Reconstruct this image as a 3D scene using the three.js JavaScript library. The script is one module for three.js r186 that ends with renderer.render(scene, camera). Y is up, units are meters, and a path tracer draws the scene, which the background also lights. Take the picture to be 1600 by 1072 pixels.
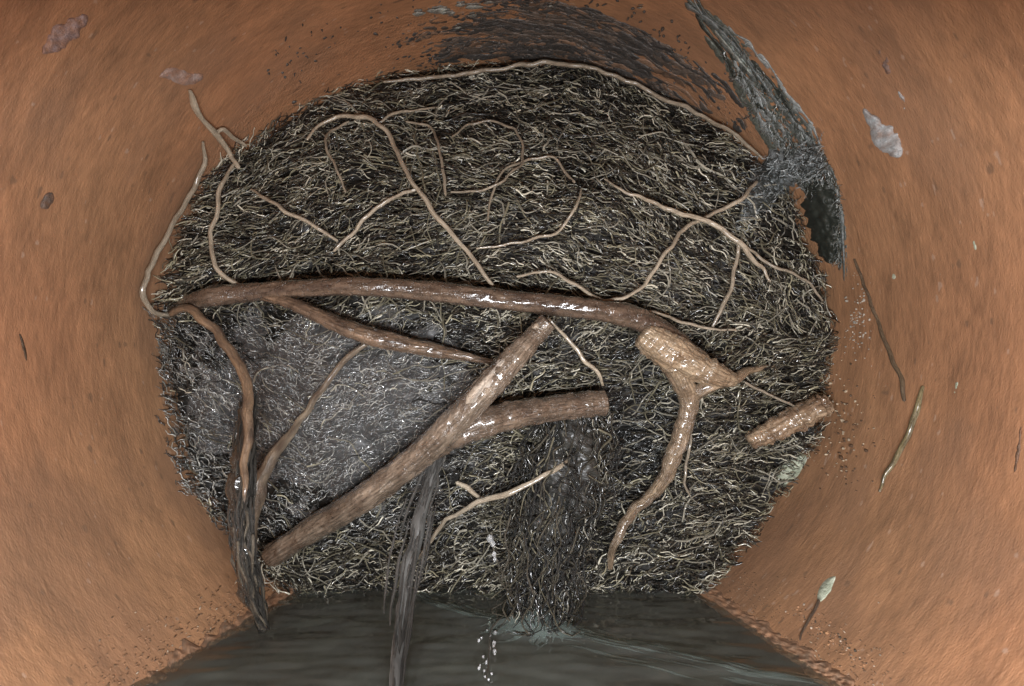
import * as THREE from 'three';
import { mergeGeometries } from 'three/addons/utils/BufferGeometryUtils.js';
import { ImprovedNoise } from 'three/addons/math/ImprovedNoise.js';

// ---------------------------------------------------------------- camera, lamps, exposure
const scene = new THREE.Scene();
scene.background = new THREE.Color(0, 0, 0);
const F = 698;                                        // focal length in pixels of the 1600 x 1072 photograph
const camera = new THREE.PerspectiveCamera(2 * Math.atan(536 / F) * 180 / Math.PI, 1600 / 1072, 0.002, 5);
camera.position.set(0, 0, 0);
camera.lookAt(0, 0, -1);
const renderer = new THREE.WebGLRenderer({ antialias: true });
renderer.toneMapping = THREE.LinearToneMapping;
renderer.toneMappingExposure = 1;
camera.focus = 0.1; camera.userData.fStop = 60;
renderer.shadowMap.enabled = true;
const LED = new THREE.Color(0.96, 0.97, 1.0), LED_POWER = 0.043;
const LED_SPOTS = [[-20, -21], [-7, -21], [7, -21], [20, -21]];   // millimetres round the lens
const MM = 0.001;

// ---------------------------------------------------------------- helpers
function rng(seed) {
  let a = seed >>> 0;
  return () => { a = (a + 0x6D2B79F5) >>> 0; let t = a; t = Math.imul(t ^ (t >>> 15), t | 1); t ^= t + Math.imul(t ^ (t >>> 7), t | 61); return ((t ^ (t >>> 14)) >>> 0) / 4294967296; };
}
const perlin = new ImprovedNoise();
const n3 = (x, y, z) => perlin.noise(x + 31.7, y + 17.3, z + 5.1);
function fbm(x, y, z, oct = 4) { let s = 0, a = 0.5; for (let i = 0; i < oct; i++) { s += a * n3(x, y, z); x = x * 2.03 + 7; y = y * 2.03 + 3; z *= 2.03; a *= 0.5; } return s; }
const lerp = THREE.MathUtils.lerp, clamp = THREE.MathUtils.clamp, smooth = THREE.MathUtils.smoothstep;
const AX = -3.6, AY = 3.0, R = 75;                    // pipe axis and bore, mm
const JOINT = 101;                                    // depth of the joint, mm
const waterY = (z) => -56 + 0.16 * (100 - z);           // water level at depth z, mm
const V = (px, py, z) => new THREE.Vector3((px - 800) / F * z * MM, -(py - 536) / F * z * MM, -z * MM);   // a point z mm away
function wallZ(px, py) {
  const dx = (px - 800) / F, dy = -(py - 536) / F, a = dx * dx + dy * dy, b = -2 * (dx * AX + dy * AY), c = AX * AX + AY * AY - R * R;
  return a < 1e-6 ? 1e4 : (-b + Math.sqrt(b * b - 4 * a * c)) / (2 * a);
}
function massBase(px, py) {                           // depth of the face of the root mass
  let z = 101;
  if (py < 330) z += 25 * Math.pow((330 - py) / 240, 1.35);
  z -= 5 * Math.exp(-(((px - 560) / 240) ** 2 + ((py - 640) / 150) ** 2));
  z += 5 * Math.exp(-(((px - 1010) / 90) ** 2 + ((py - 680) / 120) ** 2));
  z += 5 * Math.exp(-(((px - 390) / 60) ** 2 + ((py - 620) / 190) ** 2));
  z += 9 * Math.exp(-(((px - 225) / 62) ** 2 + ((py - 350) / 100) ** 2));
  z += 12 * Math.exp(-(((px - 1288) / 26) ** 2 + ((py - 345) / 48) ** 2));
  z += 7 * fbm(px / 140, py / 130, 2.2, 3);
  return z;
}
const surf = (px, py) => Math.min(massBase(px, py), wallZ(px, py));
const used = {};
function numbered(name) { const k = used[name] = (used[name] ?? -1) + 1; return k ? `${name}_${String(k).padStart(3, '0')}` : name; }
function info(o, label, category, group, kind) { if (label) o.userData.label = label; if (category) o.userData.category = category; if (group) o.userData.group = group; if (kind) o.userData.kind = kind; return o; }
function cast(m) { m.castShadow = m.receiveShadow = true; return m; }
function part(name, geo, mat, parent) { geo.translate(-parent.position.x, -parent.position.y, -parent.position.z); const m = cast(new THREE.Mesh(geo, mat)); m.name = name; parent.add(m); return m; }
function group(name, at, label, category, grp, kind) { const g = new THREE.Group(); g.name = numbered(name); g.position.copy(at); scene.add(g); return info(g, label, category, grp, kind); }
function single(name, geo, mat, label, category, grp, kind) {
  geo.computeBoundingBox(); const b = geo.boundingBox, c = new THREE.Vector3((b.min.x + b.max.x) / 2, b.min.y, (b.min.z + b.max.z) / 2);
  geo.translate(-c.x, -c.y, -c.z);
  const m = cast(new THREE.Mesh(geo, mat)); m.name = numbered(name); m.position.copy(c); scene.add(m); return info(m, label, category, grp, kind);
}
function geometry(pos, idx, uv, col) {
  const g = new THREE.BufferGeometry();
  g.setAttribute('position', new THREE.Float32BufferAttribute(pos, 3));
  if (uv) g.setAttribute('uv', new THREE.Float32BufferAttribute(uv, 2));
  if (col) g.setAttribute('color', new THREE.Float32BufferAttribute(col, 3));
  g.setIndex(idx); g.computeVertexNormals(); return g;
}
// a tapered root along 3-D points with radii (metres); o: sides, segs, wig (m), knob (share), seed, cut (blunt end), col / col2
function tube(pts, rad, o = {}) {
  const seed = o.seed ?? 1, sides = o.sides ?? 8, curve = new THREE.CatmullRomCurve3(pts, false, 'centripetal'), n = pts.length - 1;
  const segs = o.segs ?? Math.max(6, Math.round(curve.getLength() / 0.0011)), wig = o.wig ?? 0, knob = o.knob ?? 0.1;
  const C = [], Rr = []; let len = 0;
  const L = [0];
  for (let i = 0; i <= segs; i++) {
    const t = i / segs, p = curve.getPoint(t), k = Math.min(n - 1e-6, t * n), j = Math.floor(k);
    let r = lerp(rad[j], rad[Math.min(n, j + 1)], k - j);
    if (wig) { const w = wig * Math.min(1, Math.min(t, 1 - t) * 8), f = 260; p.x += w * n3(p.x * f, p.y * f, seed * 3.1); p.y += w * n3(p.x * f, p.y * f, seed * 3.1 + 40); p.z += w * 0.7 * n3(p.x * f, p.y * f, seed * 3.1 + 80); }
    r *= 1 + knob * 1.6 * fbm(t * segs * 0.16, seed * 5.7, 0.3, 3);
    C.push(p); Rr.push(r); if (i) { len += p.distanceTo(C[i - 1]); L.push(len); }
  }
  const pos = [], uv = [], col = [], idx = [];
  let nrm = new THREE.Vector3(0.31, 0.2, 0.93);
  const T = new THREE.Vector3(), B = new THREE.Vector3(), c1 = o.col ?? [1, 1, 1], c2 = o.col2 ?? c1;
  const ring = (i, p, r) => {
    T.subVectors(C[Math.min(segs, i + 1)], C[Math.max(0, i - 1)]).normalize();
    nrm.addScaledVector(T, -nrm.dot(T)).normalize(); B.crossVectors(T, nrm);
    for (let s = 0; s <= sides; s++) {
      const a = s / sides * Math.PI * 2, ca = Math.cos(a), sa = Math.sin(a);
      const rr = r * (1 + knob * 0.9 * n3(ca * 1.7 + seed, sa * 1.7, L[i] / 0.006) + (sides > 10 ? knob * 1.0 * n3(ca * 4, sa * 4 + seed, L[i] / 0.0016) : 0) + (o.fine ? o.fine * n3(ca * 9, sa * 9 + seed, L[i] / (o.fineL ?? 0.0008)) : 0));
      pos.push(p.x + (nrm.x * ca + B.x * sa) * rr, p.y + (nrm.y * ca + B.y * sa) * rr, p.z + (nrm.z * ca + B.z * sa) * rr);
      uv.push(s / sides * Math.max(1, Math.round(2 * Math.PI * rad[0] / 0.004)) * 0.004, L[i]);
      const m = clamp(0.5 + 1.3 * fbm(ca * 0.9 + seed * 2.3, sa * 0.9, L[i] / 0.005, 3), 0, 1);
      col.push(lerp(c1[0], c2[0], m), lerp(c1[1], c2[1], m), lerp(c1[2], c2[2], m));
    }
  };
  const T0 = new THREE.Vector3().subVectors(C[1], C[0]).normalize(), T1 = new THREE.Vector3().subVectors(C[segs], C[segs - 1]).normalize();
  let rows = 0;
  const back = o.cut ? 0.25 : 0.8;
  ring(0, C[0].clone().addScaledVector(T0, -Rr[0] * back), Rr[0] * 0.02); rows++;
  if (o.cut) { ring(0, C[0].clone().addScaledVector(T0, -Rr[0] * 0.2), Rr[0] * 0.7); rows++; }
  for (let i = 0; i <= segs; i++) { ring(i, C[i], Rr[i]); rows++; }
  if (o.cut) { ring(segs, C[segs].clone().addScaledVector(T1, Rr[segs] * 0.15), Rr[segs] * 0.8); rows++; }
  ring(segs, C[segs].clone().addScaledVector(T1, Rr[segs] * (o.cut ? -0.15 : 0.8)), Rr[segs] * 0.02); rows++;
  for (let i = 0; i < rows - 1; i++) for (let s = 0; s < sides; s++) { const a = i * (sides + 1) + s, b = a + sides + 1; idx.push(a, a + 1, b, b, a + 1, b + 1); }
  return geometry(pos, idx, uv, col);
}
// pts: [px, py, width in px, lift towards the lens in mm (or absolute depth when o.abs)]
function rootGeo(pts, o = {}) {
  const P3 = [], rad = [];
  for (let [px, py, w, l = 0] of pts) { w *= o.thin ?? 1; const s0 = o.abs ? l : surf(px, py) - (l + (o.lift ?? 0)), r = w / 2 / F * s0, z = o.abs ? s0 : s0 - r * 0.6; P3.push(V(px, py, z)); rad.push(r * MM); }
  return tube(P3, rad, o);
}

// ---------------------------------------------------------------- textures
function noiseTex(w, h, fn, srgb) {
  const d = new Uint8Array(w * h * 4);
  for (let y = 0; y < h; y++) for (let x = 0; x < w; x++) { const c = fn(x / w, y / h), i = (y * w + x) * 4; d[i] = clamp(c[0] * 255, 0, 255); d[i + 1] = clamp(c[1] * 255, 0, 255); d[i + 2] = clamp(c[2] * 255, 0, 255); d[i + 3] = 255; }
  const t = new THREE.DataTexture(d, w, h); t.magFilter = t.minFilter = THREE.LinearFilter; t.wrapS = t.wrapT = THREE.RepeatWrapping; if (srgb) t.colorSpace = THREE.SRGBColorSpace; t.needsUpdate = true; return t;
}
// noise that repeats in u and v
function tileNoise(u, v, fu, fv, oct, seed) {
  let s = 0, a = 0.5;
  for (let o = 0; o < oct; o++) {
    const x = u * fu, y = v * fv, ix = Math.floor(x), iy = Math.floor(y), fx = x - ix, fy = y - iy, sx = fx * fx * (3 - 2 * fx), sy = fy * fy * (3 - 2 * fy);
    const h = (i, j) => { let k = Math.imul(((i % fu) + fu) % fu + 1, 374761393) ^ Math.imul(((j % fv) + fv) % fv + 1, 668265263) ^ Math.imul(seed + o, 2246822519); k = Math.imul(k ^ (k >>> 13), 1274126177); return ((k ^ (k >>> 16)) >>> 0) / 4294967296; };
    s += a * (lerp(lerp(h(ix, iy), h(ix + 1, iy), sx), lerp(h(ix, iy + 1), h(ix + 1, iy + 1), sx), sy) * 2 - 1);
    fu *= 2; fv *= 2; a *= 0.5;
  }
  return s;
}
const lin = (c) => Math.pow(Math.max(c, 0), 1 / 2.2);
function clayColour(u, v, slime) {                    // u round the pipe (0 = right, counter-clockwise), v along it
  const big = tileNoise(u, v, 9, 5, 4, 11), mid = tileNoise(u, v, 60, 60, 3, 5), fine = tileNoise(u, v, 260, 420, 2, 7), hue = tileNoise(u, v, 6, 3, 3, 23);
  let k = 1 + 0.24 * big + 0.26 * mid + 0.3 * fine;
  let r = 0.33 * k, g = (0.168 + 0.03 * hue) * k, b = (0.083 + 0.018 * hue) * k;
  const pit = tileNoise(u, v, 150, 120, 2, 31); if (pit > 0.5) { const m = smooth(pit, 0.5, 0.6) * 0.45; r = lerp(r, 0.07, m); g = lerp(g, 0.05, m); b = lerp(b, 0.035, m); }
  const film = smooth(tileNoise(u, v, 14, 9, 4, 77), 0.12, 0.42) * 0.35; r = lerp(r, 0.2, film); g = lerp(g, 0.115, film); b = lerp(b, 0.07, film);
  const chalk = tileNoise(u, v, 210, 160, 2, 91); if (chalk > 0.56) { r = lerp(r, 0.5, 0.35); g = lerp(g, 0.38, 0.35); b = lerp(b, 0.3, 0.35); }
  return [lin(r), lin(g), lin(b)];
}
const clayMap = noiseTex(2048, 1024, (u, v) => clayColour(u, v, false), true);
const grain = noiseTex(512, 512, (u, v) => { const k = 0.5 + 0.32 * tileNoise(u, v, 10, 22, 5, 3) + 0.28 * tileNoise(u, v, 60, 90, 2, 8); return [k, k, k]; });
const barkBump = noiseTex(256, 256, (u, v) => { const c = Math.abs(tileNoise(u, v, 10, 3, 4, 71)), k = 0.5 + 0.3 * tileNoise(u, v, 9, 5, 4, 13) + 0.25 * tileNoise(u, v, 30, 34, 2, 19) - 0.5 * (1 - smooth(c, 0, 0.09)); return [k, k, k]; });
const barkMap = noiseTex(256, 256, (u, v) => { const k = 0.76 + 0.55 * tileNoise(u, v, 14, 3, 5, 43) + 0.12 * tileNoise(u, v, 60, 60, 1, 3), p = smooth(tileNoise(u, v, 9, 7, 3, 66), 0.25, 0.45) * 0.5; return [lin(k * (1 - p * 0.55)), lin(k * (1 - p * 0.6)), lin(k * (1 - p * 0.6))]; }, true);
const rep = (t, x, y) => { const c = t.clone(); c.repeat.set(x, y); c.needsUpdate = true; return c; };

// ---------------------------------------------------------------- materials
const M = {
  clay: new THREE.MeshPhysicalMaterial({ map: clayMap, bumpMap: rep(grain, 22, 12), bumpScale: 0.0001, roughness: 0.58, roughnessMap: null, clearcoat: 0.12, clearcoatRoughness: 0.45 }),
  farClay: new THREE.MeshPhysicalMaterial({ map: clayMap, bumpMap: rep(grain, 22, 7), bumpScale: 0.0003, roughness: 0.6, clearcoat: 0.15, clearcoatRoughness: 0.4 }),
  bark: new THREE.MeshPhysicalMaterial({ color: 0xffffff, vertexColors: true, map: rep(barkMap, 250, 90), bumpMap: rep(barkBump, 250, 160), bumpScale: 0.00028, roughness: 0.22, ior: 1.55, clearcoat: 1, clearcoatRoughness: 0.11 }),
  root: new THREE.MeshPhysicalMaterial({ color: 0xffffff, vertexColors: true, bumpMap: rep(barkBump, 400, 260), bumpScale: 0.0002, roughness: 0.42, clearcoat: 0.7, clearcoatRoughness: 0.14 }),
  fibre: new THREE.MeshPhysicalMaterial({ color: 0xffffff, roughness: 0.35, ior: 1.5, clearcoat: 0.9, clearcoatRoughness: 0.1 }),
  silty: new THREE.MeshPhysicalMaterial({ color: 0xffffff, roughness: 0.25, ior: 1.6, clearcoat: 1, clearcoatRoughness: 0.2 }),
  gap_shade: new THREE.MeshPhysicalMaterial({ color: 0xffffff, vertexColors: true, roughness: 0.6, clearcoat: 0.15, clearcoatRoughness: 0.3 }),
  crust: new THREE.MeshPhysicalMaterial({ color: 0xffffff, vertexColors: true, bumpMap: rep(grain, 60, 60), bumpScale: 0.0004, roughness: 0.5, clearcoat: 0.4, clearcoatRoughness: 0.25 }),
  flake: new THREE.MeshStandardMaterial({ color: 0xffffff, vertexColors: true, bumpMap: rep(grain, 60, 60), bumpScale: 0.0002, roughness: 0.6 }),
  water: new THREE.MeshPhysicalMaterial({ color: new THREE.Color(0.61, 0.63, 0.58), roughness: 0.05, ior: 1.33, transmission: 0.9, thickness: 0 }),
  murk: new THREE.MeshPhysicalMaterial({ color: new THREE.Color(0.7, 0.708, 0.652), roughness: 1, ior: 1.01, specularIntensity: 0, transmission: 0.88, thickness: 0 }),
  film: new THREE.MeshPhysicalMaterial({ color: 0xffffff, roughness: 0.06, ior: 1.36, transmission: 0.96, thickness: 0 }),
  silt: new THREE.MeshStandardMaterial({ color: 0xffffff, vertexColors: true, roughness: 0.8 }),
  drop: new THREE.MeshPhysicalMaterial({ color: 0xffffff, roughness: 0.03, ior: 1.33, transmission: 0.8, thickness: 0.001 }),
  slime: new THREE.MeshPhysicalMaterial({ color: new THREE.Color(0.22, 0.215, 0.2), roughness: 0.5, transmission: 0.6, thickness: 0 }),
  foam: new THREE.MeshPhysicalMaterial({ color: new THREE.Color(0.5, 0.58, 0.54), roughness: 0.2, transmission: 0.8, thickness: 0 }),
  housing: new THREE.MeshStandardMaterial({ color: new THREE.Color(0.05, 0.05, 0.055), roughness: 0.4, metalness: 0.6 }),
  led: new THREE.MeshStandardMaterial({ color: 0xffffff, emissive: LED, emissiveIntensity: 6 }),
};

// ---------------------------------------------------------------- the lamp ring of the inspection camera, just behind the lens plane
{
  const g = group('camera_lamp', new THREE.Vector3(0, -0.012, 0.03), 'dark camera head with white lamps behind the lens inside the clay pipe', 'camera lamp');
  const body = new THREE.CylinderGeometry(0.027, 0.027, 0.04, 40); body.rotateX(Math.PI / 2); body.translate(0, -0.012, 0.028); part('housing', body, M.housing, g);
  const shadePlate = new THREE.BoxGeometry(0.07, 0.0014, 0.016); shadePlate.translate(0, -0.0113, 0.002); part('added_shade_plate', shadePlate, M.housing, g);  // added unseen plate, set to shade the crown and upper walls
  for (const [x, y] of LED_SPOTS) {
    const s = new THREE.SphereGeometry(0.0022, 16, 12); s.translate(x * MM, y * MM, 0.003); part('led', s, M.led, g);
    const l = new THREE.PointLight(LED, LED_POWER / LED_SPOTS.length, 0, 2); l.position.set(x * MM, y * MM, 0.003); l.castShadow = true; l.shadow.radius = 0.11; l.shadow.camera.near = 0.003; l.shadow.camera.far = 1; l.name = 'led_light'; scene.add(l);
  }
}

// ---------------------------------------------------------------- the pipe, two lengths with a joint between them
function pipe(z0, z1, r0, rows, seed, v0, v1, ox = 0, oy = 0, roundAt = 0) {
  const seg = 300, pos = [], uv = [], idx = [];
  const prof = [];
  for (let i = 0; i <= rows; i++) { const t = i / rows, z = lerp(z0, z1, t); let r = r0; if (roundAt) { const d = z1 - z; if (d < 2.5) r += (2.5 - Math.sqrt(Math.max(0, 6.25 - (2.5 - d) ** 2))) * 0.8; } prof.push([z, r, t]); }
  prof.push([z1, r0, 1], [z1, r0 + 14, 1], [z0, r0 + 14, 0], [z0, r0, 0]);
  for (const [z, r, t] of prof) for (let s = 0; s <= seg; s++) {
    const a = s / seg * Math.PI * 2, c = Math.cos(a), q = Math.sin(a), rr = r + 0.45 * fbm(c * 3, q * 3, z / 30 + seed, 4) + 0.5 * n3(c * 1.2, q * 1.2, z / 60 + seed);
    pos.push((AX + ox + c * rr) * MM, (AY + oy + q * rr) * MM, -z * MM); uv.push(s / seg, lerp(v0, v1, t));
  }
  for (let i = 0; i < prof.length - 1; i++) { if (i === rows) continue; for (let s = 0; s < seg; s++) { const a = i * (seg + 1) + s, b = a + seg + 1; idx.push(a, b, a + 1, a + 1, b, b + 1); } }
  return geometry(pos, idx, uv);
}
single('clay_pipe', pipe(-140, JOINT, R, 110, 3, -0.7, 1, 0, 0, 0), M.clay, 'near length of orange brown clay pipe with damp grainy bore', 'pipe', null, 'structure');
single('clay_pipe', pipe(JOINT + 0.02, 240, R, 60, 3, 0, 1), M.farClay, 'far length of clay pipe beyond the joint, behind the root mass', 'pipe', null, 'structure');
{ // the socket that closes the joint from outside
  const pos = [], idx = [], seg = 96, prof = [[JOINT - 14, R + 15], [JOINT + 24, R + 15], [JOINT + 24, R + 26], [JOINT - 14, R + 26], [JOINT - 14, R + 15]];
  for (const [z, r] of prof) for (let s = 0; s <= seg; s++) { const a = s / seg * 2 * Math.PI; pos.push((AX + Math.cos(a) * r) * MM, (AY + Math.sin(a) * r) * MM, -z * MM); }
  for (let i = 0; i < 4; i++) for (let s = 0; s < seg; s++) { const a = i * (seg + 1) + s, b = a + seg + 1; idx.push(a, b, a + 1, a + 1, b, b + 1); }
  const uv = []; for (let i = 0; i < pos.length / 3; i++) uv.push(pos[i * 3] * 4, pos[i * 3 + 1] * 4);
  single('pipe_socket', geometry(pos, idx, uv), M.farClay, 'clay collar round the outside of the pipe joint', 'pipe collar', null, 'structure');
}

// ---------------------------------------------------------------- silt bed and water
{
  const pos = [], col = [], idx = [], nx = 130, nz = 150;
  for (let j = 0; j <= nz; j++) for (let i = 0; i <= nx; i++) {
    const x = lerp(-48, 46, i / nx), z = lerp(30, 118, j / nz), e = Math.abs(i / nx * 2 - 1) * (1 + 0.5 * fbm(x / 9, z / 12, 8, 3));
    const y = waterY(z) - 3.6 - 7 * e * e * e + 4.2 * fbm(x / 12, z / 16, 4, 4) + 1.6 * fbm(x / 2.5, z / 2.5, 6, 3);
    pos.push(x * MM, y * MM, -z * MM); const k = 1 + 1.0 * fbm(x / 4, z / 6, 1, 4); const cl = smooth(e + 0.8 * fbm(x / 7, z / 9, 5, 4), 0.35, 0.95); col.push(lerp(0.15, 0.3, cl) * k, lerp(0.14, 0.155, cl) * k, lerp(0.11, 0.08, cl) * k);
  }
  for (let j = 0; j < nz; j++) for (let i = 0; i < nx; i++) { const a = j * (nx + 1) + i, b = a + nx + 1; idx.push(a, b, a + 1, a + 1, b, b + 1); }
  single('silt_bed', geometry(pos, idx, null, col), M.silt, 'grey brown silt bed under the shallow water along the pipe bottom', 'silt', null, 'structure');
}
// path of the ripple that runs off the hanging root tassel, in pixels of the water surface
const waterZ = (py) => 40 / ((py - 536) / F - 0.16);
const RIPPLE = [[640, 925], [700, 950], [770, 972], [830, 985], [930, 1000], [1040, 1022], [1150, 1045], [1300, 1072]].map(([a, b]) => V(a, b, waterZ(b)));
const rippleCurve = new THREE.CatmullRomCurve3(RIPPLE);
const ripplePts = rippleCurve.getPoints(120);
const CLUMP_FOOT = V(842, 978, waterZ(978));
function waterHeight(x, z) {                           // metres
  let h = 0.0004 * n3(x * 70, z * 190, 1) + 0.00022 * n3(x * 160, z * 480, 2);
  let d = 1; for (const p of ripplePts) d = Math.min(d, Math.hypot(x - p.x, z - p.z));
  h += 0.0004 * Math.exp(-((d / 0.0022) ** 2));
  const r = Math.hypot(x - CLUMP_FOOT.x, (z - CLUMP_FOOT.z) * 1.3); h += 0.0042 * Math.exp(-r / 0.0042);
  return h;
}
{
  const pos = [], idx = [], nx = 260, nz = 220, x0 = -0.07, x1 = 0.064, z0 = -0.125, z1 = -0.02;
  for (let j = 0; j <= nz; j++) for (let i = 0; i <= nx; i++) { const x = lerp(x0, x1, i / nx), z = lerp(z0, z1, j / nz); pos.push(x, waterY(-z / MM) * MM + waterHeight(x, z), z); }
  for (let j = 0; j < nz; j++) for (let i = 0; i < nx; i++) { const a = j * (nx + 1) + i, b = a + nx + 1; idx.push(a, b, a + 1, a + 1, b, b + 1); }
const w = single('water', geometry(pos, idx), M.water, 'murky grey green water lying along the bottom of the pipe', 'water', null, 'structure');
  for (let k = 1; k <= 8; k++) {                         // suspended silt, thicker with depth
    const lp = [], li = [], mx = 130, mz = 100;
    for (let j = 0; j <= mz; j++) for (let i = 0; i <= mx; i++) { const x = lerp(x0, x1, i / mx), z = lerp(z0, z1, j / mz); lp.push(x, (waterY(-z / MM) - 0.1 - 0.6 * k + 1.9 * fbm(x * 80, z * 60, k * 3, 4)) * MM, z); }
    for (let j = 0; j < mz; j++) for (let i = 0; i < mx; i++) { const a = j * (mx + 1) + i, b = a + mx + 1; li.push(a, b, a + 1, a + 1, b, b + 1); }
    part('suspended_silt', geometry(lp, li), M.murk, w);
  }
}

// ---------------------------------------------------------------- the root mass: a core coloured near black as shade under countless rootlets
const inRecess = (px, py) => ((px - 1286) / 33) ** 2 + ((py - 345) / 62) ** 2 < 1 || (px > 1245 && py < 292);
const inMass = (px, py) => massBase(px, py) < wallZ(px, py) + 1.5 && !inRecess(px, py);
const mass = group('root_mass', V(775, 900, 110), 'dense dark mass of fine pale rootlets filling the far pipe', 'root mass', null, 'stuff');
{
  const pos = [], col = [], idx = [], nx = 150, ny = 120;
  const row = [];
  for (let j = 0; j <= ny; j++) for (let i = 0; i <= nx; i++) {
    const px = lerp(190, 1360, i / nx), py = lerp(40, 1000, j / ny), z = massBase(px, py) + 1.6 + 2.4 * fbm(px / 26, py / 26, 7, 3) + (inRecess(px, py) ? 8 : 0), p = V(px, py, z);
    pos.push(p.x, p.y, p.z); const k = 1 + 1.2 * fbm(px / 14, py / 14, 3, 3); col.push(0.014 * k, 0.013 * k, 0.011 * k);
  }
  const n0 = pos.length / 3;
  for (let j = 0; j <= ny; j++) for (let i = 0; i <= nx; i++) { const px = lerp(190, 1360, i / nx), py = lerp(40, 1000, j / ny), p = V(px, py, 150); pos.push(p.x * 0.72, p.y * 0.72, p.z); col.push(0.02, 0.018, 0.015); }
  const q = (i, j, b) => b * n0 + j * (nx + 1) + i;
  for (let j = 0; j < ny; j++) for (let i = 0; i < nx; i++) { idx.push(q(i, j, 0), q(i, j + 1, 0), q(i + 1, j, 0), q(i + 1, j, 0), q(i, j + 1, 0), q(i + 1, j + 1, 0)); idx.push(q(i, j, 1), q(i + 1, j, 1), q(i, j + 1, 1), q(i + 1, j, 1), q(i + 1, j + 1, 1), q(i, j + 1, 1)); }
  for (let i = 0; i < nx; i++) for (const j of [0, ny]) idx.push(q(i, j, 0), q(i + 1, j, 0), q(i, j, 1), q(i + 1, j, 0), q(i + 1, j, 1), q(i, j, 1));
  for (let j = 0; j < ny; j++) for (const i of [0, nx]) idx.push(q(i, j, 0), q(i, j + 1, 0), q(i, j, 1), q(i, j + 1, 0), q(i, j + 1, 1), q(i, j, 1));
  part('dark_core', geometry(pos, idx, null, col), M.gap_shade, mass);
}
// a few wriggling rootlets of unit length along x, some forked
function fibreGeo(seed, forked) {
  const r = rng(seed * 77 + 5), mk = (x0, x1, y0, z0, slope, r0, r1) => {
    const pts = [], rad = [], n = 6, ph = r() * 6, am = 0.03 + r() * 0.08, am2 = 0.03 + r() * 0.05, fq = 3 + r() * 7;
    for (let i = 0; i <= n; i++) { const t = i / n, x = lerp(x0, x1, t); pts.push(new THREE.Vector3(x, y0 + slope * (x - x0) + am * t * Math.sin(ph + fq * t * 1.6), z0 + am2 * Math.sin(ph * 1.7 + fq * t))); rad.push(lerp(r0, r1, t) * (0.7 + r() * 0.6)); }
    return tube(pts, rad, { sides: 4, segs: 8, knob: 0.25, seed });
  };
  const parts = [mk(-0.5, 0.5, 0, 0, (r() - 0.5) * 0.3, 0.034, 0.016)];
  if (forked) { parts.push(mk(-0.05, 0.42, 0, 0, 0.6 + r() * 0.3, 0.026, 0.012)); if (r() < 0.6) parts.push(mk(0.1, 0.45, 0, 0, -0.7, 0.022, 0.011)); }
  const g = parts.length > 1 ? mergeGeometries(parts) : parts[0]; g.deleteAttribute('color'); g.deleteAttribute('uv'); return g;
}
const FIB = []; for (let i = 0; i < 9; i++) FIB.push(fibreGeo(i + 1, i % 3 === 2));
function gauss(r) { return Math.sqrt(-2 * Math.log(1 - r() * 0.9999)) * Math.cos(6.2832 * r()); }
function scatter(parent, name, mat, list) {            // list of { p, dir, size, roll, c }
  const sets = FIB.map(() => []); list.forEach((f, i) => sets[i % FIB.length].push(f));
  const m = new THREE.Matrix4(), xA = new THREE.Vector3(), yA = new THREE.Vector3(), zA = new THREE.Vector3(), c = new THREE.Color();
  sets.forEach((s, k) => {
    const im = new THREE.InstancedMesh(FIB[k], mat, s.length); im.name = numbered(name); im.castShadow = im.receiveShadow = true; im.userData.kind = 'stuff';
    s.forEach((f, i) => {
      xA.copy(f.dir).normalize(); yA.set(Math.sin(f.roll), Math.cos(f.roll), 0.3).cross(xA).normalize(); zA.crossVectors(xA, yA);
      const th = f.size * (f.fat ?? 1);
      m.makeBasis(xA.clone().multiplyScalar(f.size), yA.clone().multiplyScalar(th), zA.clone().multiplyScalar(th)); m.setPosition(f.p.x - parent.position.x, f.p.y - parent.position.y, f.p.z - parent.position.z);
      im.setMatrixAt(i, m); c.setRGB(...f.c); im.setColorAt(i, c);
    });
    parent.add(im);
  });
}
function fibreTone(r, pale) {                          // pale cream, olive tan, brown, near black
  const t = r(); let k = 0.7 + 0.6 * r();
  if (t < pale * 0.5) return [0.62 * k, 0.58 * k, 0.46 * k];
  if (t < pale) return [0.34 * k, 0.31 * k, 0.21 * k];
  if (t < pale + (1 - pale) * 0.35) return [0.09 * k, 0.078 * k, 0.055 * k];
  return [0.024 * k, 0.021 * k, 0.017 * k];
}
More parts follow.
